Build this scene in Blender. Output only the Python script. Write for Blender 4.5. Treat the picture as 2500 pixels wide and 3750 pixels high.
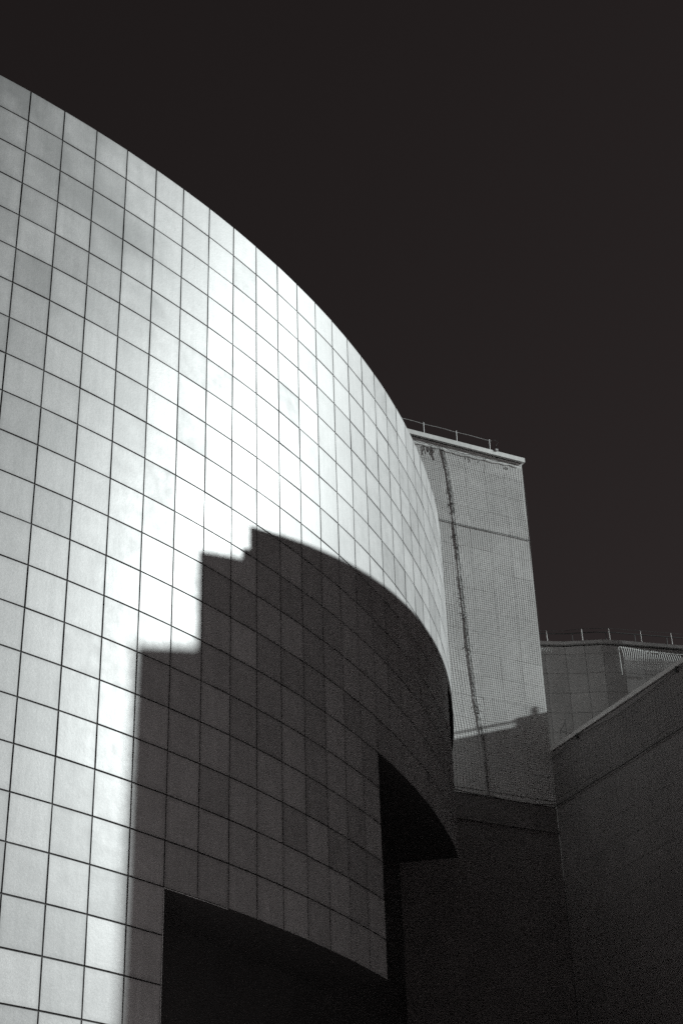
import bpy, math, random
from mathutils import Matrix, Vector

random.seed(11)
D2R = math.pi / 180.0
scene = bpy.context.scene
for o in list(bpy.data.objects):
    bpy.data.objects.remove(o)

# ------------------------------------------------------------------ camera
EYE = 1.65
cam_d = bpy.data.cameras.new('camera')
cam_d.sensor_fit = 'VERTICAL'
cam_d.sensor_height = 36.0
cam_d.lens = 5951.73 / 3750 * 36.0
cam_d.clip_start = 0.1
cam_d.clip_end = 5000
cam = bpy.data.objects.new('camera', cam_d)
scene.collection.objects.link(cam)
PITCH, ROLL = 0.54306311, -0.03351949
fw = Vector((0, math.cos(PITCH), math.sin(PITCH)))
r0 = Vector((1, 0, 0))
u0 = r0.cross(fw)
rt = math.cos(ROLL) * r0 + math.sin(ROLL) * u0
up = -math.sin(ROLL) * r0 + math.cos(ROLL) * u0
m = Matrix((rt, up, -fw)).transposed().to_4x4()
m.translation = Vector((0, 0, EYE))
cam.matrix_world = m
scene.camera = cam

# ------------------------------------------------------------------ sun and sky
SUN_AZ = 10.0 * D2R                    # from +X towards +Y
TAN_E = (0.47305838 * math.cos(SUN_AZ) - 0.02451358 * math.sin(SUN_AZ)) / 0.88068999
SUN_EL = math.atan(TAN_E)
SUN_DIR = Vector((math.cos(SUN_EL) * math.cos(SUN_AZ), math.cos(SUN_EL) * math.sin(SUN_AZ), math.sin(SUN_EL)))
sun_d = bpy.data.lights.new('sun', 'SUN')
sun_d.energy = 5.0
sun_d.angle = 0.53 * D2R
sun_d.color = (0.925, 1.0, 0.99)
sun = bpy.data.objects.new('sun', sun_d)
scene.collection.objects.link(sun)
sun.rotation_euler = SUN_DIR.to_track_quat('Z', 'Y').to_euler()
sun.location = (40, 0, 60)

world = bpy.data.worlds.new('World')
scene.world = world
world.use_nodes = True
wn = world.node_tree
wn.nodes.clear()
sky = wn.nodes.new('ShaderNodeTexSky')
sky.sky_type = 'NISHITA'
sky.sun_disc = False
sky.sun_elevation = SUN_EL
sky.sun_rotation = math.pi / 2 - SUN_AZ
sky.dust_density = 0.2
# black and white film behind a red filter: only the sky's red light is recorded
sep = wn.nodes.new('ShaderNodeSeparateColor')
comb = wn.nodes.new('ShaderNodeMixRGB')
comb.blend_type = 'MULTIPLY'
comb.inputs[0].default_value = 1.0
comb.inputs[2].default_value = (1.33, 1.07, 1.07, 1)
bg = wn.nodes.new('ShaderNodeBackground')
bg.inputs['Strength'].default_value = 0.0105
wo = wn.nodes.new('ShaderNodeOutputWorld')
wn.links.new(sky.outputs[0], sep.inputs[0])
wn.links.new(sep.outputs[0], comb.inputs[1])
wn.links.new(comb.outputs[0], bg.inputs['Color'])
wn.links.new(bg.outputs[0], wo.inputs['Surface'])

scene.view_settings.view_transform = 'Standard'
scene.view_settings.look = 'None'
scene.view_settings.exposure = 0.25
scene.view_settings.gamma = 1.0
scene.view_settings.use_curve_mapping = False
scene.render.engine = 'CYCLES'
scene.cycles.use_denoising = False
scene.cycles.use_adaptive_sampling = True
scene.cycles.adaptive_threshold = 0.03
scene.cycles.max_bounces = 8
scene.cycles.diffuse_bounces = 6
scene.cycles.glossy_bounces = 3

# ------------------------------------------------------------------ materials
def mat(name, base, rough=0.6, spec=0.5, piece=0.0, grain=0.0, stain=0.0, streak=0.0, bump=0.0, metal=0.0, gscale=60.0):
    M = bpy.data.materials.new(name)
    M.use_nodes = True
    nt = M.node_tree
    N = nt.nodes
    L = nt.links
    b = N['Principled BSDF']
    b.inputs['Roughness'].default_value = rough
    b.inputs['Specular IOR Level'].default_value = spec
    b.inputs['Metallic'].default_value = metal
    val = N.new('ShaderNodeValue')
    val.outputs[0].default_value = 1.0
    cur = val.outputs[0]
    tc = N.new('ShaderNodeTexCoord')
    geo = N.new('ShaderNodeNewGeometry')

    def mul(a, c):
        x = N.new('ShaderNodeMath'); x.operation = 'MULTIPLY'
        L.new(a, x.inputs[0]); L.new(c, x.inputs[1]); return x.outputs[0]

    def rng(src, lo, hi, a=0.0, c=1.0):
        x = N.new('ShaderNodeMapRange')
        x.inputs[1].default_value = a; x.inputs[2].default_value = c
        x.inputs[3].default_value = lo; x.inputs[4].default_value = hi
        L.new(src, x.inputs[0]); return x.outputs[0]
    if piece:
        oi = N.new('ShaderNodeObjectInfo')
        ad = N.new('ShaderNodeMath'); ad.operation = 'ADD'
        fr = N.new('ShaderNodeMath'); fr.operation = 'FRACT'
        L.new(oi.outputs['Random'], ad.inputs[0]); L.new(geo.outputs['Random Per Island'], ad.inputs[1])
        L.new(ad.outputs[0], fr.inputs[0])
        cur = mul(cur, rng(fr.outputs[0], 1 - piece, 1 + piece))
    if stain:
        n = N.new('ShaderNodeTexNoise'); n.inputs['Scale'].default_value = 0.55; n.inputs['Detail'].default_value = 5
        L.new(geo.outputs['Position'], n.inputs['Vector'])
        cur = mul(cur, rng(n.outputs[0], 1 - stain, 1 + stain, 0.3, 0.7))
    if streak:
        mp = N.new('ShaderNodeMapping'); mp.inputs['Scale'].default_value = (7, 7, 0.55)
        L.new(geo.outputs['Position'], mp.inputs[0])
        n = N.new('ShaderNodeTexNoise'); n.inputs['Scale'].default_value = 1.0; n.inputs['Detail'].default_value = 6
        n.inputs['Roughness'].default_value = 0.6
        L.new(mp.outputs[0], n.inputs['Vector'])
        cur = mul(cur, rng(n.outputs[0], 1 - streak, 1 + streak * 0.4, 0.3, 0.62))
    if grain:
        n = N.new('ShaderNodeTexNoise'); n.inputs['Scale'].default_value = gscale; n.inputs['Detail'].default_value = 2
        L.new(geo.outputs['Position'], n.inputs['Vector'])
        cur = mul(cur, rng(n.outputs[0], 1 - grain, 1 + grain, 0.25, 0.75))
    mx = N.new('ShaderNodeMixRGB'); mx.blend_type = 'MULTIPLY'; mx.inputs[0].default_value = 1
    mx.inputs[1].default_value = (*base, 1)
    L.new(cur, mx.inputs[2])
    L.new(mx.outputs[0], b.inputs['Base Color'])
    if bump:
        n = N.new('ShaderNodeTexNoise'); n.inputs['Scale'].default_value = 25; n.inputs['Detail'].default_value = 4
        L.new(geo.outputs['Position'], n.inputs['Vector'])
        bp = N.new('ShaderNodeBump'); bp.inputs['Strength'].default_value = bump; bp.inputs['Distance'].default_value = 0.02
        L.new(n.outputs[0], bp.inputs['Height']); L.new(bp.outputs[0], b.inputs['Normal'])
    return M

def panel_mat():
    """pale polished stone slabs: tone and polish differ from slab to slab, dirt along the joints, vertical runoff, darker patches to the top left"""
    M = bpy.data.materials.new('polished_pale_stone'); M.use_nodes = True
    nt = M.node_tree; N = nt.nodes; L = nt.links
    bs = N['Principled BSDF']
    bs.inputs['Specular IOR Level'].default_value = 0.54
    geo = N.new('ShaderNodeNewGeometry'); oi = N.new('ShaderNodeObjectInfo'); uv = N.new('ShaderNodeUVMap')

    def math_(op, a, c):
        x = N.new('ShaderNodeMath'); x.operation = op
        for i, v in enumerate((a, c)):
            if v is None: continue
            if isinstance(v, (int, float)): x.inputs[i].default_value = v
            else: L.new(v, x.inputs[i])
        return x.outputs[0]

    def rng(src, a, c, lo, hi):
        x = N.new('ShaderNodeMapRange')
        for i, v in enumerate((a, c, lo, hi)): x.inputs[i + 1].default_value = v
        L.new(src, x.inputs[0]); return x.outputs[0]

    def noise(vec, scale, detail=4, w=None, rough=0.55):
        n = N.new('ShaderNodeTexNoise'); n.inputs['Scale'].default_value = scale; n.inputs['Detail'].default_value = detail
        n.inputs['Roughness'].default_value = rough
        if w is not None:
            n.noise_dimensions = '4D'; L.new(w, n.inputs['W'])
        L.new(vec, n.inputs['Vector']); return n.outputs[0]
    rnd = math_('FRACT', math_('ADD', oi.outputs['Random'], geo.outputs['Random Per Island']), None)
    rnd2 = math_('FRACT', math_('MULTIPLY', rnd, 17.31), None)
    w = math_('MULTIPLY', rnd, 90.0)
    tone = rng(rnd, 0, 1, 0.81, 1.15)
    # cloudy mottling of its own in every slab
    tone = math_('MULTIPLY', tone, rng(noise(uv.outputs[0], 2.2, 6, w, 0.62), 0.3, 0.7, 0.88, 1.08))
    # fine grain of the stone
    tone = math_('MULTIPLY', tone, rng(noise(geo.outputs['Position'], 42, 2), 0.3, 0.7, 0.80, 1.18))
    # grime that has collected along the joints
    sx = N.new('ShaderNodeSeparateXYZ'); L.new(uv.outputs[0], sx.inputs[0])
    dx = math_('MINIMUM', sx.outputs[0], math_('SUBTRACT', 1.0, sx.outputs[0]))
    dy = math_('MINIMUM', sx.outputs[1], math_('SUBTRACT', 1.0, sx.outputs[1]))
    dd = math_('ADD', math_('MINIMUM', dx, dy), math_('MULTIPLY', noise(uv.outputs[0], 9, 3, w), 0.05))
    tone = math_('MULTIPLY', tone, rng(dd, 0.02, 0.13, 0.80, 1.0))
    # vertical runoff
    mp = N.new('ShaderNodeMapping'); mp.inputs['Scale'].default_value = (6, 6, 0.45); L.new(geo.outputs['Position'], mp.inputs[0])
    tone = math_('MULTIPLY', tone, rng(noise(mp.outputs[0], 1.0, 6, None, 0.65), 0.35, 0.55, 0.90, 1.0))
    # darker noisy patches, strongest towards the top and the left end
    sp = N.new('ShaderNodeSeparateXYZ'); L.new(geo.outputs['Position'], sp.inputs[0])
    top = rng(sp.outputs[2], 20.0, 31.4, 0.0, 1.0)
    patch = rng(math_('ADD', noise(geo.outputs['Position'], 0.5, 4), rng(sp.outputs[0], -8.5, -2.5, 0.22, -0.18)), 0.42, 0.66, 0.0, 1.0)
    darkening = math_('MULTIPLY', math_('MULTIPLY', top, patch), 0.55)
    tone = math_('MULTIPLY', tone, math_('SUBTRACT', 1.0, darkening))
    mx = N.new('ShaderNodeMixRGB'); mx.blend_type = 'MULTIPLY'; mx.inputs[0].default_value = 1
    mx.inputs[1].default_value = (0.285, 0.28, 0.28, 1)
    L.new(tone, mx.inputs[2]); L.new(mx.outputs[0], bs.inputs['Base Color'])
    ro_ = math_('ADD', rng(rnd2, 0, 1, 0.41, 0.48), rng(noise(geo.outputs['Position'], 3.0, 4), 0.3, 0.7, -0.03, 0.03))
    L.new(math_('ADD', ro_, math_('MULTIPLY', darkening, 0.25)), bs.inputs['Roughness'])
    bp = N.new('ShaderNodeBump'); bp.inputs['Strength'].default_value = 0.12; bp.inputs['Distance'].default_value = 0.01
    L.new(noise(geo.outputs['Position'], 14, 5), bp.inputs['Height']); L.new(bp.outputs[0], bs.inputs['Normal'])
    return M
M_PANEL = panel_mat()
M_BACK = mat('dark_backing', (0.014, 0.013, 0.013), rough=0.7, spec=0.25, grain=0.3)
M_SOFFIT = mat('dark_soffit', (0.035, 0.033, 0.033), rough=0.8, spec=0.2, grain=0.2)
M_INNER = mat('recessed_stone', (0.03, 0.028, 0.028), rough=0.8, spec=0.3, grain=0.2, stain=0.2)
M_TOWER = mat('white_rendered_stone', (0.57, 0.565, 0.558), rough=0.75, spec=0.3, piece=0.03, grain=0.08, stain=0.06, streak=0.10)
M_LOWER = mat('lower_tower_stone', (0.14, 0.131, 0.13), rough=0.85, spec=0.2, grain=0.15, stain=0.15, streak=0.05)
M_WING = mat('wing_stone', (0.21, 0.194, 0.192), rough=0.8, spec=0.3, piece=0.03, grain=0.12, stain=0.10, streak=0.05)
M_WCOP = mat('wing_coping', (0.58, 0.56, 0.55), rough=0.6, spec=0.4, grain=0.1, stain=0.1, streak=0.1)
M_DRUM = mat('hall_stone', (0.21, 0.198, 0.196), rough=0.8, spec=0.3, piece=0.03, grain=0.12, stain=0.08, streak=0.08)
M_COPING = mat('pale_coping', (0.62, 0.62, 0.61), rough=0.6, spec=0.4, grain=0.1, stain=0.1, streak=0.1)
M_NET = mat('dark_net_cord', (0.08, 0.076, 0.074), rough=0.9, spec=0.1)
M_NETPALE = mat('pale_net_cord', (0.75, 0.75, 0.74), rough=0.8, spec=0.2)
M_STEEL = mat('galvanised_steel', (0.40, 0.40, 0.40), rough=0.45, spec=0.5, grain=0.1)
M_DARKSTEEL = mat('dark_steel', (0.03, 0.03, 0.03), rough=0.6, spec=0.4)
M_GROUND = mat('plaza_paving', (0.05, 0.047, 0.047), rough=0.85, spec=0.3, grain=0.2, stain=0.15)
M_CITY = mat('neighbour_render', (0.45, 0.42, 0.415), rough=0.85, spec=0.2, grain=0.1, stain=0.15)
M_ROOF = mat('roof_felt', (0.15, 0.15, 0.15), rough=0.9, spec=0.2, grain=0.2)

# ------------------------------------------------------------------ helpers
COL = scene.collection

class MB:
    def __init__(s):
        s.v = []; s.f = []
    def quad(s, a, b, c, d):
        n = len(s.v); s.v += [tuple(a), tuple(b), tuple(c), tuple(d)]; s.f.append((n, n + 1, n + 2, n + 3))
    def box(s, o, ax, ay, az):
        o = Vector(o); ax = Vector(ax); ay = Vector(ay); az = Vector(az)
        n = len(s.v)
        for c in (0, 1):
            for (i, j) in ((0, 0), (1, 0), (1, 1), (0, 1)):
                s.v.append(tuple(o + ax * i + ay * j + az * c))
        s.f += [(n, n + 3, n + 2, n + 1), (n + 4, n + 5, n + 6, n + 7), (n, n + 1, n + 5, n + 4), (n + 1, n + 2, n + 6, n + 5), (n + 2, n + 3, n + 7, n + 6), (n + 3, n, n + 4, n + 7)]
    def prism(s, poly, z0, z1):
        n = len(s.v); k = len(poly)
        for z in (z0, z1):
            for p in poly:
                s.v.append((p[0], p[1], z))
        s.f.append(tuple(range(n + k - 1, n - 1, -1)))
        s.f.append(tuple(range(n + k, n + 2 * k)))
        for i in range(k):
            j = (i + 1) % k
            s.f.append((n + i, n + j, n + k + j, n + k + i))
    def tube(s, pts, r, sides=4, cap=True):
        pts = [Vector(p) for p in pts]
        n0 = len(s.v)
        for i, p in enumerate(pts):
            t = (pts[min(i + 1, len(pts) - 1)] - pts[max(i - 1, 0)])
            if t.length < 1e-9: t = Vector((0, 0, 1))
            t.normalize()
            ref = Vector((0, 0, 1)) if abs(t.z) < 0.9 else Vector((1, 0, 0))
            a = t.cross(ref).normalized(); b = t.cross(a)
            rr = r[i] if isinstance(r, (list, tuple)) else r
            for q in range(sides):
                an = 2 * math.pi * q / sides + 0.4
                s.v.append(tuple(p + a * math.cos(an) * rr + b * math.sin(an) * rr))
        for i in range(len(pts) - 1):
            for q in range(sides):
                w = (q + 1) % sides
                s.f.append((n0 + i * sides + q, n0 + i * sides + w, n0 + (i + 1) * sides + w, n0 + (i + 1) * sides + q))
        if cap:
            s.f.append(tuple(n0 + q for q in range(sides - 1, -1, -1)))
            e = n0 + (len(pts) - 1) * sides
            s.f.append(tuple(e + q for q in range(sides)))
    def mesh(s, name):
        me = bpy.data.meshes.new(name)
        me.from_pydata(s.v, [], s.f); me.update()
        return me
    def build(s, name, M, parent=None, smooth=False):
        me = s.mesh(name)
        me.materials.append(M)
        if smooth:
            me.polygons.foreach_set('use_smooth', [True] * len(me.polygons))
        o = bpy.data.objects.new(name, me)
        COL.objects.link(o)
        o.parent = parent
        return o

def thing(name, label, cat, group=None, loc=(0, 0, 0)):
    o = bpy.data.objects.new(name, None)
    COL.objects.link(o)
    o['label'] = label; o['category'] = cat
    if group: o['group'] = group
    # parts are modelled in world coordinates, so the empty stays at the origin of its mesh data
    o.empty_display_size = 0.5
    return o

def tag(o, label, cat, group=None):
    o['label'] = label; o['category'] = cat
    if group: o['group'] = group
    return o

def panel_mesh(name, w, h, t, ch, M, bulge=0.0, cuts=1):
    """slab, front face at y=0 looking to -y, chamfered front edges, centred in x and z; bulge bows the face outwards"""
    b = MB()
    x, z = w / 2, h / 2
    def col(u, inset):
        return (x - inset) * (2 * u - 1), -bulge * (1 - (2 * u - 1) ** 2)
    n = cuts + 1
    us = [i / cuts for i in range(n)]
    for (inset, depth, zz) in ((0, t, -z), (0, t, z), (0, ch, -z), (0, ch, z), (ch, 0, -z + ch), (ch, 0, z - ch)):
        for u in us:
            px, py = col(u, inset)
            b.v.append((px, py + depth, zz))
    BB, BT, MB_, MT, FB, FT = (i * n for i in range(6))
    for i in range(cuts):
        b.f.append((FB + i, FB + i + 1, FT + i + 1, FT + i))
        b.f.append((MB_ + i, MB_ + i + 1, FB + i + 1, FB + i))
        b.f.append((FT + i, FT + i + 1, MT + i + 1, MT + i))
        b.f.append((BB + i, BB + i + 1, MB_ + i + 1, MB_ + i))
        b.f.append((MT + i, MT + i + 1, BT + i + 1, BT + i))
    e = cuts
    b.f.append((BT, BT + e, BB + e, BB))
    b.f += [(MB_, FB, FT, MT), (FB + e, MB_ + e, MT + e, FT + e), (BB, MB_, MT, BT), (MB_ + e, BB + e, BT + e, MT + e)]
    me = b.mesh(name); me.materials.append(M)
    ul = me.uv_layers.new(name='UVMap')
    for lp in me.loops:
        co = me.vertices[lp.vertex_index].co
        ul.data[lp.index].uv = (co.x / w + 0.5, co.z / h + 0.5)
    return me

def frame(pos, xdir):
    """local x along xdir (horizontal), local -y is the outward normal = (xdir.y, -xdir.x)"""
    x = Vector(xdir).normalized()
    y = Vector((-x.y, x.x, 0))
    mm = Matrix((x, y, Vector((0, 0, 1)))).transposed().to_4x4()
    mm.translation = Vector(pos)
    return mm

# ------------------------------------------------------------------ ground
g = MB()
g.quad((-1500, -1500, 0), (1500, -1500, 0), (1500, 1500, 0), (-1500, 1500, 0))
go = g.build('ground', M_GROUND)
go['kind'] = 'structure'
M_BOUNCE = mat('pale_bounce_stone', (0.74, 0.64, 0.64), rough=0.8, spec=0.3, grain=0.15, stain=0.1)  # unseen pale slab, added to bounce sunlight onto the shaded curved wall
g = MB()
g.box((-70, -60, 0.0), (86, 0, 0), (0, 91, 0), (0, 0, 0.12))
fo = g.build('bounce_slab', M_BOUNCE)
fo['kind'] = 'structure'

# ------------------------------------------------------------------ curved building
CX, CY, R = -30.9799535, 54.0620001, 34.674147
TH0, DTH, Z0 = -0.81798342, 0.02879926, 29.7418825 + EYE
def cyl(k, z, r=R):
    t = TH0 + DTH * k
    return Vector((CX + r * math.cos(t), CY + r * math.sin(t), z))

def bottom_row(k):
    return 31 if k < 5 else 19 if k < 14 else 13 if k < 23 else 7

KMIN, KMAX = -16, 33
curved = thing('curved_building', 'tall curved building faced with square pale stone panels, its lower edge stepping up', 'building')

def project(p):
    d = Vector(p) - Vector((0, 0, EYE))
    c = d.dot(fw)
    return 341 + 1623.6 * d.dot(rt) / c, 512 - 1623.6 * d.dot(up) / c

CHORD = 2 * R * math.sin(DTH / 2)
GAP = 0.035
PT = 0.045
pm = panel_mesh('panel', CHORD - GAP, 1 - GAP, PT, 0.003, M_PANEL, 0.7 * R * (1 - math.cos(DTH / 2)), 4)
cells = []
for k in range(KMIN, KMAX):
    for j in range(0, bottom_row(k)):
        q = [project(cyl(k + a, Z0 - j - b)) for a, b in ((0, 0), (1, 0), (1, 1), (0, 1))]
        area = 0.0
        for i in range(4):
            x1, y1 = q[i]; x2, y2 = q[(i + 1) % 4]
            area += x1 * y2 - x2 * y1
        vis = all(-25 < x < 707 and -40 < y < 1064 for x, y in q) and k < 26
        cx_ = sum(x for x, y in q) / 4; cy_ = sum(y for x, y in q) / 4
        if not (0 < cx_ < 682 and 0 < cy_ < 1024):
            vis = vis and any(0 < x < 682 and 0 < y < 1024 for x, y in q)
        cells.append((abs(area) / 2 if vis else 0.0, k, j))
cells.sort(reverse=True)
rest = MB()
for n, (area, k, j) in enumerate(cells):
    a, b = cyl(k, 0), cyl(k + 1, 0)
    c = (a + b) / 2
    mw = frame((c.x, c.y, Z0 - j - 0.5), b - a)
    # each slab is hung by hand: a hair in or out and out of true
    mw = mw @ Matrix.Translation((0, random.uniform(-0.002, 0.002), 0)) @ Matrix.Rotation(random.gauss(0, 0.0045), 4, 'X') @ Matrix.Rotation(random.gauss(0, 0.0045), 4, 'Z')
    if n < 300 and area > 0:
        o = bpy.data.objects.new('panel', pm)
        COL.objects.link(o)
        o.parent = curved
        o.matrix_world = mw
    else:
        base = len(rest.v)
        rest.v += [tuple(mw @ v.co) for v in pm.vertices]
        rest.f += [tuple(base + i for i in p.vertices) for p in pm.polygons]
ro = rest.build('smaller_panels', M_PANEL, curved)
src_uv = [tuple(d.uv) for d in pm.uv_layers[0].data]
rl = ro.data.uv_layers.new(name='UVMap')
flat = [c for i in range(len(ro.data.loops)) for c in src_uv[i % len(src_uv)]]
rl.data.foreach_set('uv', flat)
ro['kind'] = 'stuff'

# backing shell behind the open joints, with soffits and reveals
RB = R - 0.016
RI = R - 1.85
def arc_wall(b, r, k0, k1, z0, z1, flip=False):
    for k in range(k0, k1):
        q = [cyl(k, z0, r), cyl(k + 1, z0, r), cyl(k + 1, z1, r), cyl(k, z1, r)]
        b.quad(*(q[::-1] if flip else q))
bk = MB()
for (k0, k1, rows) in ((KMIN, 5, None), (5, 14, 19), (14, 23, 13), (23, KMAX, 7)):
    zb = 0.0 if rows is None else Z0 - rows + 0.012
    arc_wall(bk, RB, k0, k1, zb, Z0 - 0.02)
bk.build('backing_wall', M_BACK, curved)
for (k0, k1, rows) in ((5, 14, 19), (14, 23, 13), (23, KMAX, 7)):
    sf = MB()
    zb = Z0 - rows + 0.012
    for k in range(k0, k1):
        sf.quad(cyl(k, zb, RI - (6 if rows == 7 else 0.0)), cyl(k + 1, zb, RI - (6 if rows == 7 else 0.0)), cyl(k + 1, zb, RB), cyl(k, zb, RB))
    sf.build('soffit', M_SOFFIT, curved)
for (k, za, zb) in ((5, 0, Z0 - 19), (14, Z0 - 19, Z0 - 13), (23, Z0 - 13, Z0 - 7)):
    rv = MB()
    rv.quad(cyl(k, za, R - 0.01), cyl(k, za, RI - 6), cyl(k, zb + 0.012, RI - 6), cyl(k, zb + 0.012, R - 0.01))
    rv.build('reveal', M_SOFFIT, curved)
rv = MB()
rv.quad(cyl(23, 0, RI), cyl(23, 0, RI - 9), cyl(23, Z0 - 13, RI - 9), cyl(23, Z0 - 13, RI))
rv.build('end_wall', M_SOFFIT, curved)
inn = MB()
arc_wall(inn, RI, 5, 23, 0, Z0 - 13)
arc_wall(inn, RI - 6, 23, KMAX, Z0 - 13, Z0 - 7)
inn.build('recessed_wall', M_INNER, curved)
rf = MB()
for k in range(KMIN, KMAX):
    rf.quad(cyl(k, Z0 - 0.05, RB), cyl(k + 1, Z0 - 0.05, RB), cyl(k + 1, Z0 - 0.05, RB - 16), cyl(k, Z0 - 0.05, RB - 16))
for k in range(KMIN, KMAX):
    rf.quad(cyl(k, 0, RB - 16), cyl(k, Z0 - 0.05, RB - 16), cyl(k + 1, Z0 - 0.05, RB - 16), cyl(k + 1, 0, RB - 16))
rf.build('roof', M_ROOF, curved)
# thin metal edge profile round the lowest step
tr = MB()
tr.tube([cyl(5, 0.0, R + 0.004), cyl(5, Z0 - 19 - 0.012, R + 0.004)], 0.009)
tr.build('edge_trim', M_STEEL, curved)
tr = MB()
tr.tube([cyl(k, Z0 - 19 - 0.005, R - 0.02) for k in (5, 6, 7)], 0.008)
tr.build('edge_trim', M_STEEL, curved)

# ------------------------------------------------------------------ netted tower
C0 = Vector((8.13267833, 61.46429486, 0))
T = Vector((0.89100652, 0.4539905, 0)); TN = Vector((0.4539905, -0.89100652, 0))
W = TN.copy(); WN = Vector((-0.89100652, -0.4539905, 0))
def tw(u, z, off=0.0):
    return C0 + T * u + TN * off + Vector((0, 0, z))
def wl(u, z, off=0.0):
    return C0 + W * u + WN * off + Vector((0, 0, z))

tower = thing('netted_tower', 'pale sunlit stone tower with a flat projecting cornice, rising behind the curved building', 'tower')
TZT = 40.95
TL = 14.0
b = MB(); b.box(tw(-TL, 24.72, -0.06), T * (TL - 0.03), -TN * 9, Vector((0, 0, TZT - 24.72)))
b.build('backing_wall', M_BACK, tower)
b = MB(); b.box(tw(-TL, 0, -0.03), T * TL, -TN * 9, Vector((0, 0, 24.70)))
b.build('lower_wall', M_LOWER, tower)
b = MB()
b.box(tw(-TL, 23.62, -0.03), T * (TL + 0.10), TN * 0.10, Vector((0, 0, 0.11)))
b.build('string_course', M_LOWER, tower)
tm = panel_mesh('tower_panel', 1 - 0.007, 1 - 0.007, 0.05, 0.002, M_TOWER)
for i in range(7):
    for j in range(17):
        zc = TZT - 0.5 - j
        h = 1.0
        if zc - 0.5 < 24.72:
            continue
        o = bpy.data.objects.new('panel', tm)
        COL.objects.link(o); o.parent = tower
        o.matrix_world = frame(tw(-0.5 - i, zc), T) @ Matrix.Translation((0, random.uniform(-0.002, 0.002), 0)) @ Matrix.Rotation(random.gauss(0, 0.0015), 4, 'X') @ Matrix.Rotation(random.gauss(0, 0.002), 4, 'Z')
b = MB()
b.box(tw(-7.0, 24.73, -0.02), T * 6.97, -TN * 0.03, Vector((0, 0, 0.2)))
b.build('base_strip', M_TOWER, tower)
# side slab so that the free edge is solid stone
b = MB(); b.box(tw(-0.03, 24.73, -0.052), T * 0.03, -TN * 8.9, Vector((0, 0, TZT - 24.74)))
b.build('side_wall', M_TOWER, tower)
# cornice: projecting slab with a thin fascia and a recessed dark soffit band
b = MB()
b.box(tw(-TL, 41.00, -9.2), T * (TL + 0.12), TN * 9.32, Vector((0, 0, 0.22)))
b.build('cornice', M_COPING, tower)
b = MB()
b.box(tw(-TL, TZT + 0.001, -9.1), T * (TL - 0.01), TN * 9.09, Vector((0, 0, 0.046)))
b.build('cornice_recess', M_DARKSTEEL, tower)

rail = thing('roof_railing', 'thin railing with short posts along the tower cornice', 'railing')
b = MB()
pts = [tw(-7.5 + 0.4 * i, 41.74 + 0.012 * math.sin(i * 1.7), 0.06) for i in range(16)]
b.tube(pts, 0.010, 5)
b.build('rail', M_STEEL, rail)
for u in (-6.6, -4.98, -3.33, -1.64):
    b = MB(); b.tube([tw(u, 41.222, 0.06), tw(u, 41.81, 0.06)], 0.013, 6)
    b.build('post', M_STEEL, rail)
b = MB()
b.tube([tw(-1.45, 41.79, 0.10), tw(-1.2, 41.78, 0.10), tw(-1.36, 41.48, 0.12), tw(-1.34, 41.30, 0.12)], 0.016, 5)
b.build('bent_end', M_DARKSTEEL, rail)
b = MB(); b.box(tw(-1.40, 41.222, 0.06), T * 0.12, TN * 0.1, Vector((0, 0, 0.10)))
b.build('clamp', M_STEEL, rail)

# --- safety net hung over the tower face
SEAM = [(-4.08, 40.74), (-3.97, 40.1), (-3.87, 39.52), (-3.76, 38.15), (-3.71, 36.53), (-3.62, 33.9), (-3.47, 30.76), (-3.37, 28.83), (-3.19, 27.32), (-3.12, 24.75)]
def seam_u(z):
    for (ua, za), (ub, zb) in zip(SEAM, SEAM[1:]):
        if za >= z >= zb:
            t = (za - z) / (za - zb)
            return ua + (ub - ua) * t
    return SEAM[0][0] if z > SEAM[0][1] else SEAM[-1][0]
def hsh(a, b=0):
    return math.sin(a * 12.9898 + b * 78.233) * 43758.5453 % 1.0
def vnoise(x, y):
    xi, yi = math.floor(x), math.floor(y); fx, fy = x - xi, y - yi
    fx = fx * fx * (3 - 2 * fx); fy = fy * fy * (3 - 2 * fy)
    a = hsh(xi, yi) * (1 - fx) + hsh(xi + 1, yi) * fx
    c = hsh(xi, yi + 1) * (1 - fx) + hsh(xi + 1, yi + 1) * fx
    return a * (1 - fy) + c * fy - 0.5
NTOP, NBOT, NCAB = 40.70, 24.74, 36.98
def net_pt(u, z):
    if z > NCAB:
        s = (z - NCAB) / (NTOP - NCAB)
        off = 0.015 + 0.03 * max(0.0, math.sin(math.pi * s)) ** 0.8
        du = 0.10 * math.sin(math.pi * s) * (0.4 + 0.6 * (u + 6) / 6) - 0.10 * s * s
    else:
        s = (NCAB - z) / (NCAB - NBOT)
        off = 0.015 + 0.025 * max(0.0, math.sin(math.pi * min(1, s))) ** 0.7
        du = 0.03 * math.sin(s * 9)
    # the two sheets are laced together at the seam and pull towards it
    sd = u - seam_u(z)
    off += 0.008 * math.exp(-(sd / 0.25) ** 2)
    off += 0.012 * vnoise(u * 0.9, z * 0.7)
    dz = 0.09 * vnoise(u * 0.8 + 7, z * 0.5) - 0.06 * math.exp(-(sd / 0.5) ** 2)
    if u > -0.4:
        du *= max(0, -u / 0.4)
    du += 0.05 * vnoise(u * 1.1 + 3, z * 0.6 + 9)
    return tw(min(u + du, 0.03), z + dz, max(0.01, off))
net = thing('safety_net', 'dark mesh safety net hung over the sunlit tower face', 'net')
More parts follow.
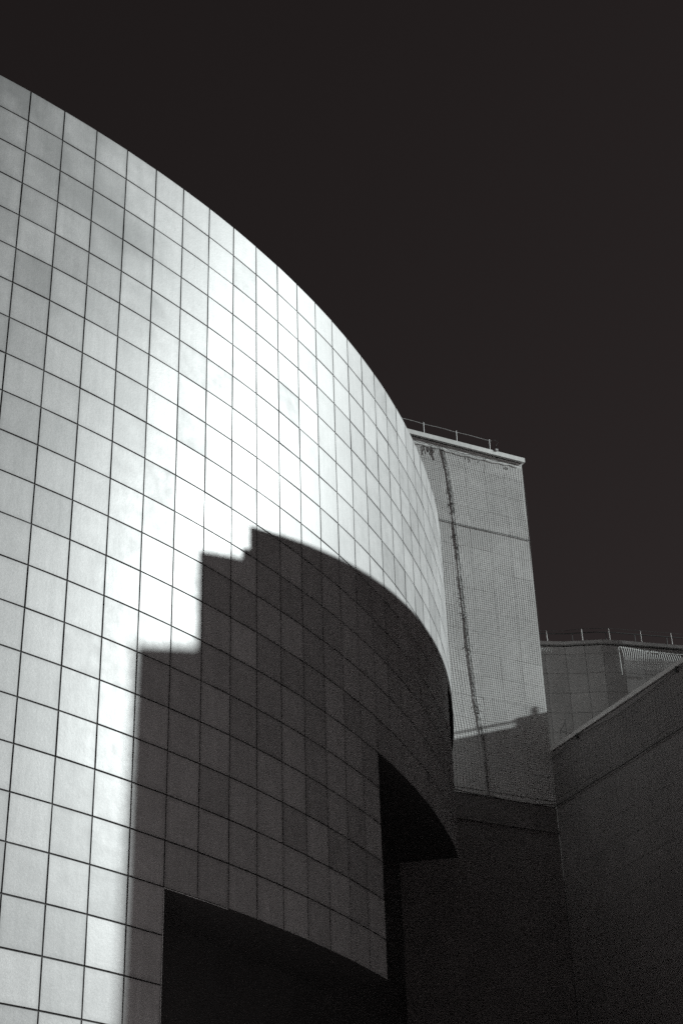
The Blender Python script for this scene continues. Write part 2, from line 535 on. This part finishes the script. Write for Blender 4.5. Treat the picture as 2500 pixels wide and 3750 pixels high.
def netmesh(ua_f, ub_f, n, name):
    b = MB()
    zs = [NTOP - (NTOP - NBOT) * i / 42 for i in range(43)]
    for i in range(n + 1):
        t = i / n
        b.tube([net_pt(ua_f(z) + (ub_f(z) - ua_f(z)) * t, z) for z in zs], 0.0042, 3, False)
    z = NTOP
    ri = 0
    while z > NBOT:
        m_ = max(4, int(n * 0.45))
        b.tube([net_pt(ua_f(z) + (ub_f(z) - ua_f(z)) * q / m_, z) for q in range(m_ + 1)], 0.0030, 3, False)
        z -= 0.102
    o = b.build(name, M_NET, net)
    o['kind'] = 'stuff'
    return o
netmesh(lambda z: -6.6, lambda z: seam_u(z) - 0.01, 25, 'mesh_sheet')
netmesh(lambda z: seam_u(z) + 0.01, lambda z: 0.015, 33, 'mesh_sheet')
# seam rope with tattered lacing
b = MB()
zs = [40.72 - 0.12 * i for i in range(134) if 40.72 - 0.12 * i > NBOT]
b.tube([tw(seam_u(z) + random.gauss(0, 0.012), z, 0.035) for z in zs], [0.006 + random.random() * 0.011 for z in zs], 5)
b.tube([tw(seam_u(z) - 0.05 + random.gauss(0, 0.012), z, 0.03) for z in zs], [0.003 + random.random() * 0.009 for z in zs], 4)
b.build('seam_rope', M_NET, net)
b = MB()
for z in [40.6 - 0.085 * i for i in range(160)]:
    if z < 27.2: break
    u = seam_u(z)
    for s in (-1, 1):
        if random.random() < 0.5:
            l = random.uniform(0.03, 0.09)
            p = tw(u + s * 0.015, z, 0.04)
            b.tube([p, p + T * s * l * 0.7 + Vector((0, 0, random.uniform(-0.03, 0.06))), p + T * s * l + Vector((0, 0, random.uniform(-0.10, 0.03)))], 0.006, 3, False)
for z in (38.55, 37.9, 36.35, 35.9, 33.4, 32.7, 31.2, 28.6, 28.3):
    p = tw(seam_u(z), z, 0.045)
    for q in range(4):
        s = random.choice((-1, 1))
        e = p + T * s * random.uniform(0.10, 0.2) + Vector((0, 0, random.uniform(-0.18, 0.02)))
        b.tube([p, (p + e) / 2 + Vector((0, 0, 0.05)), e], 0.008, 3, False)
ob = b.build('frayed_lacing', M_NET, net); ob['kind'] = 'stuff'
b = MB()
for z in [40.4 - 0.2 * i for i in range(66)]:
    p = tw(seam_u(z) + 0.06, z, 0.05)
    b.tube([p, p + T * random.uniform(-0.02, 0.04) + Vector((0, 0, random.uniform(0.05, 0.13)))], 0.006, 3, False)
ob = b.build('pale_tie', M_NETPALE, net); ob['kind'] = 'stuff'
# top rope with loose ends
b = MB()
tp = [(-6.4, 40.72), (-5.5, 40.72), (-4.9, 40.74), (-4.5, 40.74), (-4.05, 40.76), (-3.4, 40.70), (-2.6, 40.72), (-1.8, 40.74), (-1.0, 40.76), (-0.5, 40.82), (0.0, 40.80)]
pp = []
for (ua, za), (ub, zb) in zip(tp, tp[1:]):
    for i in range(5):
        t = i / 5
        pp.append(tw(ua + (ub - ua) * t, za + (zb - za) * t - 0.05 * math.sin(math.pi * t) + random.gauss(0, 0.008), 0.06))
b.tube(pp, 0.014, 5)
b.build('top_rope', M_NET, net)
b = MB()
for (u, n_, l) in ((-4.72, 3, 0.5), (-4.35, 4, 0.6), (-4.45, 3, 0.25), (-2.55, 2, 0.3), (-1.9, 1, 0.2), (-0.55, 2, 0.15)):
    for q in range(n_):
        p = tw(u + random.gauss(0, 0.06), 40.74, 0.10)
        ll = l * random.uniform(0.5, 1.0)
        b.tube([p, p + T * random.gauss(0, 0.05) + Vector((0, 0, -ll * 0.5)), p + T * random.gauss(0.03, 0.06) + Vector((0, 0, -ll))], 0.010, 3, False)
ob = b.build('loose_cord', M_NET, net); ob['kind'] = 'stuff'
b = MB()
bp = [(-6.4, 24.78), (-4.67, 24.78), (-3.9, 24.70), (-3.1, 24.72), (-2.4, 24.66), (-1.74, 24.66), (-0.9, 24.68), (-0.2, 24.78), (0.02, 24.80)]
b.tube([tw(u, z, 0.08) for u, z in bp], 0.018, 5)
b.build('bottom_rope', M_NET, net)

cab = MB()
cab.tube([tw(-7 + 0.5 * i, NCAB - 0.012 * math.sin(i * 0.9), 0.03) for i in range(15)] + [tw(0.04, NCAB, 0.05)], 0.012, 6)
tag(cab.build('steel_cable', M_DARKSTEEL), 'dark horizontal cable pressing the net against the tower', 'cable')

# ------------------------------------------------------------------ low wing on the right (shaded wall)
wing = thing('side_wing', 'shaded stone wing at the right with a pale coping, meeting the tower corner', 'building')
WE = 17.6
CZ = 27.04
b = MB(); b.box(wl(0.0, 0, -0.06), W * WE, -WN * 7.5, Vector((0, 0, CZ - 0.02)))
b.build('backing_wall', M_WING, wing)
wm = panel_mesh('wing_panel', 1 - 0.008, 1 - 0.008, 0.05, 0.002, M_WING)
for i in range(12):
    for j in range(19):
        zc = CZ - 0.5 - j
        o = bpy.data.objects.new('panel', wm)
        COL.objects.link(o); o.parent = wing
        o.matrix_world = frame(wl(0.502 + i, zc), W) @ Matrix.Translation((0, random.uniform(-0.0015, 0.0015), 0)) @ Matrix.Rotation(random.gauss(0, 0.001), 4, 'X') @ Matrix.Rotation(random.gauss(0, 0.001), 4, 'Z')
b = MB()
b.box(wl(0.01, CZ + 0.035, -7.5), W * WE, WN * 7.56, Vector((0, 0, 0.175)))
b.build('coping', M_WCOP, wing)
b = MB()
b.box(wl(0.02, CZ - 0.001, -7.4), W * WE, WN * 7.38, Vector((0, 0, 0.034)))
b.build('coping_recess', M_DARKSTEEL, wing)
wnet = thing('wall_net', 'dark net hung on sagging rope below the coping of the right wing', 'net')
RP = [(0.03, 26.72), (1.0, 26.80), (2.0, 26.98), (2.7, 26.86), (3.58, 26.81), (4.3, 26.74), (5.04, 26.72), (5.9, 26.73), (6.66, 26.77), (7.88, 26.85), (8.53, 26.97), (9.6, 26.8), (11.5, 26.8)]
def rope_z(u):
    for (ua, za), (ub, zb) in zip(RP, RP[1:]):
        if ua <= u <= ub:
            return za + (zb - za) * (u - ua) / (ub - ua)
    return RP[-1][1]
b = MB()
b.tube([wl(u, z, 0.10) for u, z in RP], 0.013, 5)
b.build('top_rope', M_NET, wnet)
b = MB()
b.tube([wl(0.02 + 0.6 * i, 24.72 - 0.015 * math.sin(i), 0.10) for i in range(20)], 0.022, 5)
b.build('bottom_rope', M_NET, wnet)
b = MB()
for i in range(60):
    u = 0.15 + i * 0.19
    b.tube([wl(u + 0.02 * vnoise(u, z), z, 0.07 + 0.05 * math.sin((rope_z(u) - z) * 1.4)) for z in [rope_z(u) + (24.72 - rope_z(u)) * q / 8 for q in range(9)]], 0.004, 3, False)
for j in range(12):
    b.tube([wl(u, rope_z(u) + (24.72 - rope_z(u)) * (j + 0.5) / 12, 0.10) for u in [0.1 + 0.5 * q for q in range(23)]], 0.003, 3, False)
ob = b.build('mesh_sheet', M_NET, wnet); ob['kind'] = 'stuff'
for u in (2.0, 8.55):
    b = MB()
    b.box(wl(u - 0.03, 26.90, 0.03), W * 0.06, WN * 0.06, Vector((0, 0, 0.19)))
    b.box(wl(u - 0.06, 26.85, 0.05), W * 0.12, WN * 0.06, Vector((0, 0, 0.05)))
    b.build('hook', M_DARKSTEEL, wnet)
fr = MB()
fr.tube([wl(0.95, 27.27, 0.1), wl(0.95, 27.62, 0.1)], 0.008, 5)
fr.tube([wl(1.35, 27.27, 0.1), wl(1.35, 27.95, 0.1)], 0.008, 5)
fr.tube([wl(0.95, 27.6, 0.1), wl(1.32, 27.80, 0.1)], 0.010, 5)
fr.tube([wl(0.97, 27.58, 0.1), wl(1.30, 27.42, 0.1)], 0.008, 5)
tag(fr.build('bracket_frame', M_DARKSTEEL), 'small bent metal bracket standing on the right wing coping', 'bracket')

# ------------------------------------------------------------------ hall behind with parapet
hall = thing('rear_hall', 'shaded hall with a gently bent panelled wall behind the right wing', 'building')
HZ = 34.32 + EYE
HP = [(6.4, 68.9), (7.4, 69.05), (8.38, 69.22), (9.37, 69.4), (10.36, 69.52), (11.28, 69.48), (12.10, 69.44), (13.08, 69.62), (14.05, 69.87), (15.02, 70.1), (16.0, 70.35), (16.97, 70.6), (17.95, 70.83), (18.9, 71.1)]
HP = [Vector((x, y, 0)) for x, y in HP]
hb = MB()
for a, c in zip(HP, HP[1:]):
    n = Vector((-(c - a).y, (c - a).x, 0)).normalized() * 0.055
    hb.quad((a.x + n.x, a.y + n.y, 0), (c.x + n.x, c.y + n.y, 0), (c.x + n.x, c.y + n.y, HZ - 0.2), (a.x + n.x, a.y + n.y, HZ - 0.2))
poly = [(p.x, p.y + 0.3) for p in HP] + [(20, 84), (5, 84)]
hb.prism(poly, 0, HZ - 0.25)
hb.build('backing_wall', M_BACK, hall)
hrow = HZ - 0.24
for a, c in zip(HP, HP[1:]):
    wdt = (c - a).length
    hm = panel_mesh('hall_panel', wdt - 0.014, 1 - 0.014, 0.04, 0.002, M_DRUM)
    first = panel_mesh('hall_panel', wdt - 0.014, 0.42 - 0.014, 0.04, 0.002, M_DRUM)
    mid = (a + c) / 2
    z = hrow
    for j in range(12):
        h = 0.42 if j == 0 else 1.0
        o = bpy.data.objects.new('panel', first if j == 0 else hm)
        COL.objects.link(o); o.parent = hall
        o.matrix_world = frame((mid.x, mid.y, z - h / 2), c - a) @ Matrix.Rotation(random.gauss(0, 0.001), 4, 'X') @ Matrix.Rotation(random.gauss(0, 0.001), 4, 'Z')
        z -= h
cp = MB()
n0 = len(cp.v)
for i, p in enumerate(HP):
    q = HP[min(i + 1, len(HP) - 1)] - HP[max(i - 1, 0)]
    n = Vector((q.y, -q.x, 0)).normalized()
    for (off, z) in ((0.09, HZ - 0.17), (0.09, HZ), (-0.5, HZ), (-0.5, HZ - 0.17)):
        cp.v.append((p.x + n.x * off, p.y + n.y * off, z))
for i in range(len(HP) - 1):
    for q in range(4):
        w = (q + 1) % 4
        cp.f.append((n0 + i * 4 + q, n0 + (i + 1) * 4 + q, n0 + (i + 1) * 4 + w, n0 + i * 4 + w))
cp.build('coping', M_DRUM, hall)

def hall_at(x, off=0.0):
    for a, c in zip(HP, HP[1:]):
        if a.x <= x <= c.x:
            t = (x - a.x) / (c.x - a.x); p = a + (c - a) * t
            return Vector((p.x, p.y - off, 0))
    return HP[-1]
guard = thing('guard_rail', 'dark guard rail with dark posts set back on the rear hall roof', 'railing')
b = MB(); b.tube([hall_at(8 + 0.5 * i, -0.35) + Vector((0, 0, HZ + 0.62)) for i in range(21)], 0.026, 5)
b.build('rail', M_DARKSTEEL, guard)
for x in (9.2, 10.82, 12.42, 13.86, 15.45, 17.0):
    b = MB(); b.tube([hall_at(x, -0.35) + Vector((0, 0, HZ - 0.05)), hall_at(x, -0.35) + Vector((0, 0, HZ + 0.62))], 0.022, 5)
    b.build('post', M_DARKSTEEL, guard)
life = thing('lifeline', 'thin lifeline on bright white posts along the rear hall edge', 'railing')
PX = [(9.56, 0.55), (11.24, 0.62), (12.54, 0.62), (14.10, 0.62), (15.62, 0.62), (17.2, 0.62)]
for x, h in PX:
    b = MB(); b.tube([hall_at(x, 0.03) + Vector((0, 0, HZ - 0.02)), hall_at(x, 0.03) + Vector((-0.01, 0, HZ + h + 0.02))], 0.012, 6)
    b.build('post', M_NETPALE, life)
b = MB()
pts = [hall_at(8.4, 0.03) + Vector((0, 0, HZ + 0.56))]
for (xa, ha), (xb, hb_) in zip(PX, PX[1:]):
    for q in range(4):
        t = q / 4
        pts.append(hall_at(xa + (xb - xa) * t, 0.03) + Vector((0, 0, HZ + ha + 0.03 + (hb_ - ha) * t - 0.03 * math.sin(math.pi * t))))
b.tube(pts, 0.010, 4)
b.build('cable', M_DARKSTEEL, life)

# remnant nets on the hall wall
hn = thing('torn_net', 'pale torn net hanging at the upper right of the rear hall wall', 'net')
b = MB()
for i in range(30):
    x = 12.95 + i * 0.098
    top = HZ - 0.42 - 0.10 * min(1, i / 12) - 0.012 * max(0, i - 12) * 0.3
    ln = 1.22 - 0.016 * i
    pts = []
    for q in range(9):
        s = q / 8
        pts.append(hall_at(x + 0.05 * math.sin(s * 3 + i * 0.2) + random.gauss(0, 0.004) + 0.02, 0.30 + 0.15 * math.sin(s * 3.1)) + Vector((0, 0, top - ln * s)))
    b.tube(pts, 0.009, 3, False)
ob = b.build('hanging_cord', M_NETPALE, hn); ob['kind'] = 'stuff'
b = MB()
b.tube([hall_at(12.9 + 0.15 * i, 0.18) + Vector((0, 0, HZ - 0.38 - 0.10 * min(1, i / 8) - 0.004 * i + random.gauss(0, 0.012))) for i in range(24)], 0.009, 3, False)
b.tube([hall_at(12.88, 0.16) + Vector((0.002 * q, 0, HZ - 0.40 - 0.16 * q)) for q in range(10)], 0.009, 3, False)
b.build('top_rope', M_NETPALE, hn)
sn = thing('net_scrap', 'small scrap of pale net under the rear hall coping beside the tower', 'net')
b = MB()
for i in range(6):
    x = 9.05 + i * 0.12
    b.tube([hall_at(x, 0.12) + Vector((0, 0, HZ - 0.62)), hall_at(x + 0.04, 0.16) + Vector((0, 0, HZ - 0.50)), hall_at(x + 0.11, 0.12) + Vector((0, 0, HZ - 0.42))], 0.008, 3, False)
b.tube([hall_at(9.0 + 0.1 * i, 0.12) + Vector((0, 0, HZ - 0.43 + 0.01 * i)) for i in range(8)], 0.007, 3, False)
b.build('cord', M_NETPALE, sn)

# ------------------------------------------------------------------ neighbours outside the frame, towards the sun
sh = Vector((math.cos(SUN_AZ), math.sin(SUN_AZ), 0))
LD = Vector((0.0517, 0.99866, 0))
def cast(k, z, x0):
    """where the sun ray that grazes the shadow edge at (column k, height z) meets the facade line through (x0, 40)"""
    LP = Vector((x0, 40.0, 0))
    q = cyl(k, z)
    d = LP - q
    det = sh.x * (-LD.y) - sh.y * (-LD.x)
    t = (d.x * (-LD.y) - d.y * (-LD.x)) / det
    s = (sh.x * d.y - sh.y * d.x) / det
    return s, z + t * TAN_E
EXT = Vector((math.cos(13 * D2R), math.sin(13 * D2R), 0))
def block(parent, x0, sa, sb, ztop, depth, name):
    LP = Vector((x0, 40.0, 0))
    a = LP + LD * sa; c = LP + LD * sb
    b = MB(); b.prism([(a.x, a.y), ((a + EXT * depth).x, (a + EXT * depth).y), ((c + EXT * depth).x, (c + EXT * depth).y), (c.x, c.y)], 0, ztop)
    return b.build(name, M_CITY, parent)
step = thing('stepped_wing', 'upper stepped stone wing beyond the right edge, shading the curved wall', 'building')
X1, X2, X3 = 16.0, 24.0, 31.0
s77 = cast(7.70, Z0 - 9.26, X1)[0]
zt = cast(13.0, Z0 - 8.07, X1)[1] + 0.20
s74, z74 = cast(7.42, Z0 - 9.90, X1)
block(step, X1, s77, 19.0, zt, 7.0, 'upper_storey')
block(step, X1, s74, s77, z74, 7.0, 'parapet_step')
terr = thing('middle_terrace', 'middle stone terrace block beyond the right edge, shading the curved wall', 'building')
s59 = cast(5.80, Z0 - 10.83, X2)[0]
z59 = cast(6.6, Z0 - 10.62, X2)[1] + 0.2
block(terr, X2, s59, s59 + 12, z59, 7.0, 'wall')
low = thing('lower_terrace', 'lowest stone terrace block beyond the right edge, shading the curved wall', 'building')
s4 = cast(3.90, Z0 - 14.0, X3)[0]
z4 = cast(4.9, Z0 - 13.72, X3)[1] + 0.2
block(low, X3, s4, s4 + 14, z4, 7.0, 'wall')

pent = thing('roof_penthouse', 'roof penthouse beyond the right edge whose shadow crosses the tower', 'building')
PD = Vector((math.cos(54 * D2R), math.sin(54 * D2R), 0))
P0 = Vector((15.3, 60.6, 0))
def tcast(u, z):
    q = tw(u, z); d = P0 - q; d.z = 0
    det = sh.x * (-PD.y) - sh.y * (-PD.x)
    t = (d.x * (-PD.y) - d.y * (-PD.x)) / det
    s = (sh.x * d.y - sh.y * d.x) / det
    return s, z + t * TAN_E
sa, za = tcast(-4.57, 26.92)
sb, zb_ = tcast(-1.61, 27.89)
sc, zc_ = tcast(-1.45, 28.36)
sd, zd = tcast(-0.01, 28.82)
s1, zch = tcast(-0.78, 28.90)
s2, _ = tcast(-0.46, 28.95)
zr = tcast(-1.78, 28.09)[1]
def pblock(s0, s1_, ztop, name, depth=3.0, z0=20.0):
    a = P0 + PD * s0; c = P0 + PD * s1_
    b = MB(); b.prism([(a.x, a.y), ((a + EXT * depth).x, (a + EXT * depth).y), ((c + EXT * depth).x, (c + EXT * depth).y), (c.x, c.y)], z0, ztop)
    return b.build(name, M_CITY, pent)
pblock(sa - 0.7, sb, (za + zb_) / 2, 'lower_roof', z0=0)
pblock(sb, sd + 3.0, (zc_ + zd) / 2, 'upper_roof', z0=0)
pblock(s1, s2, zch, 'chimney', 0.3)
b = MB(); b.tube([P0 + PD * (sa - 0.7) + Vector((0, 0, zr)), P0 + PD * sb + Vector((0, 0, zr))], 0.045, 6)
b.build('rail', M_STEEL, pent)

bpy.context.view_layer.update()
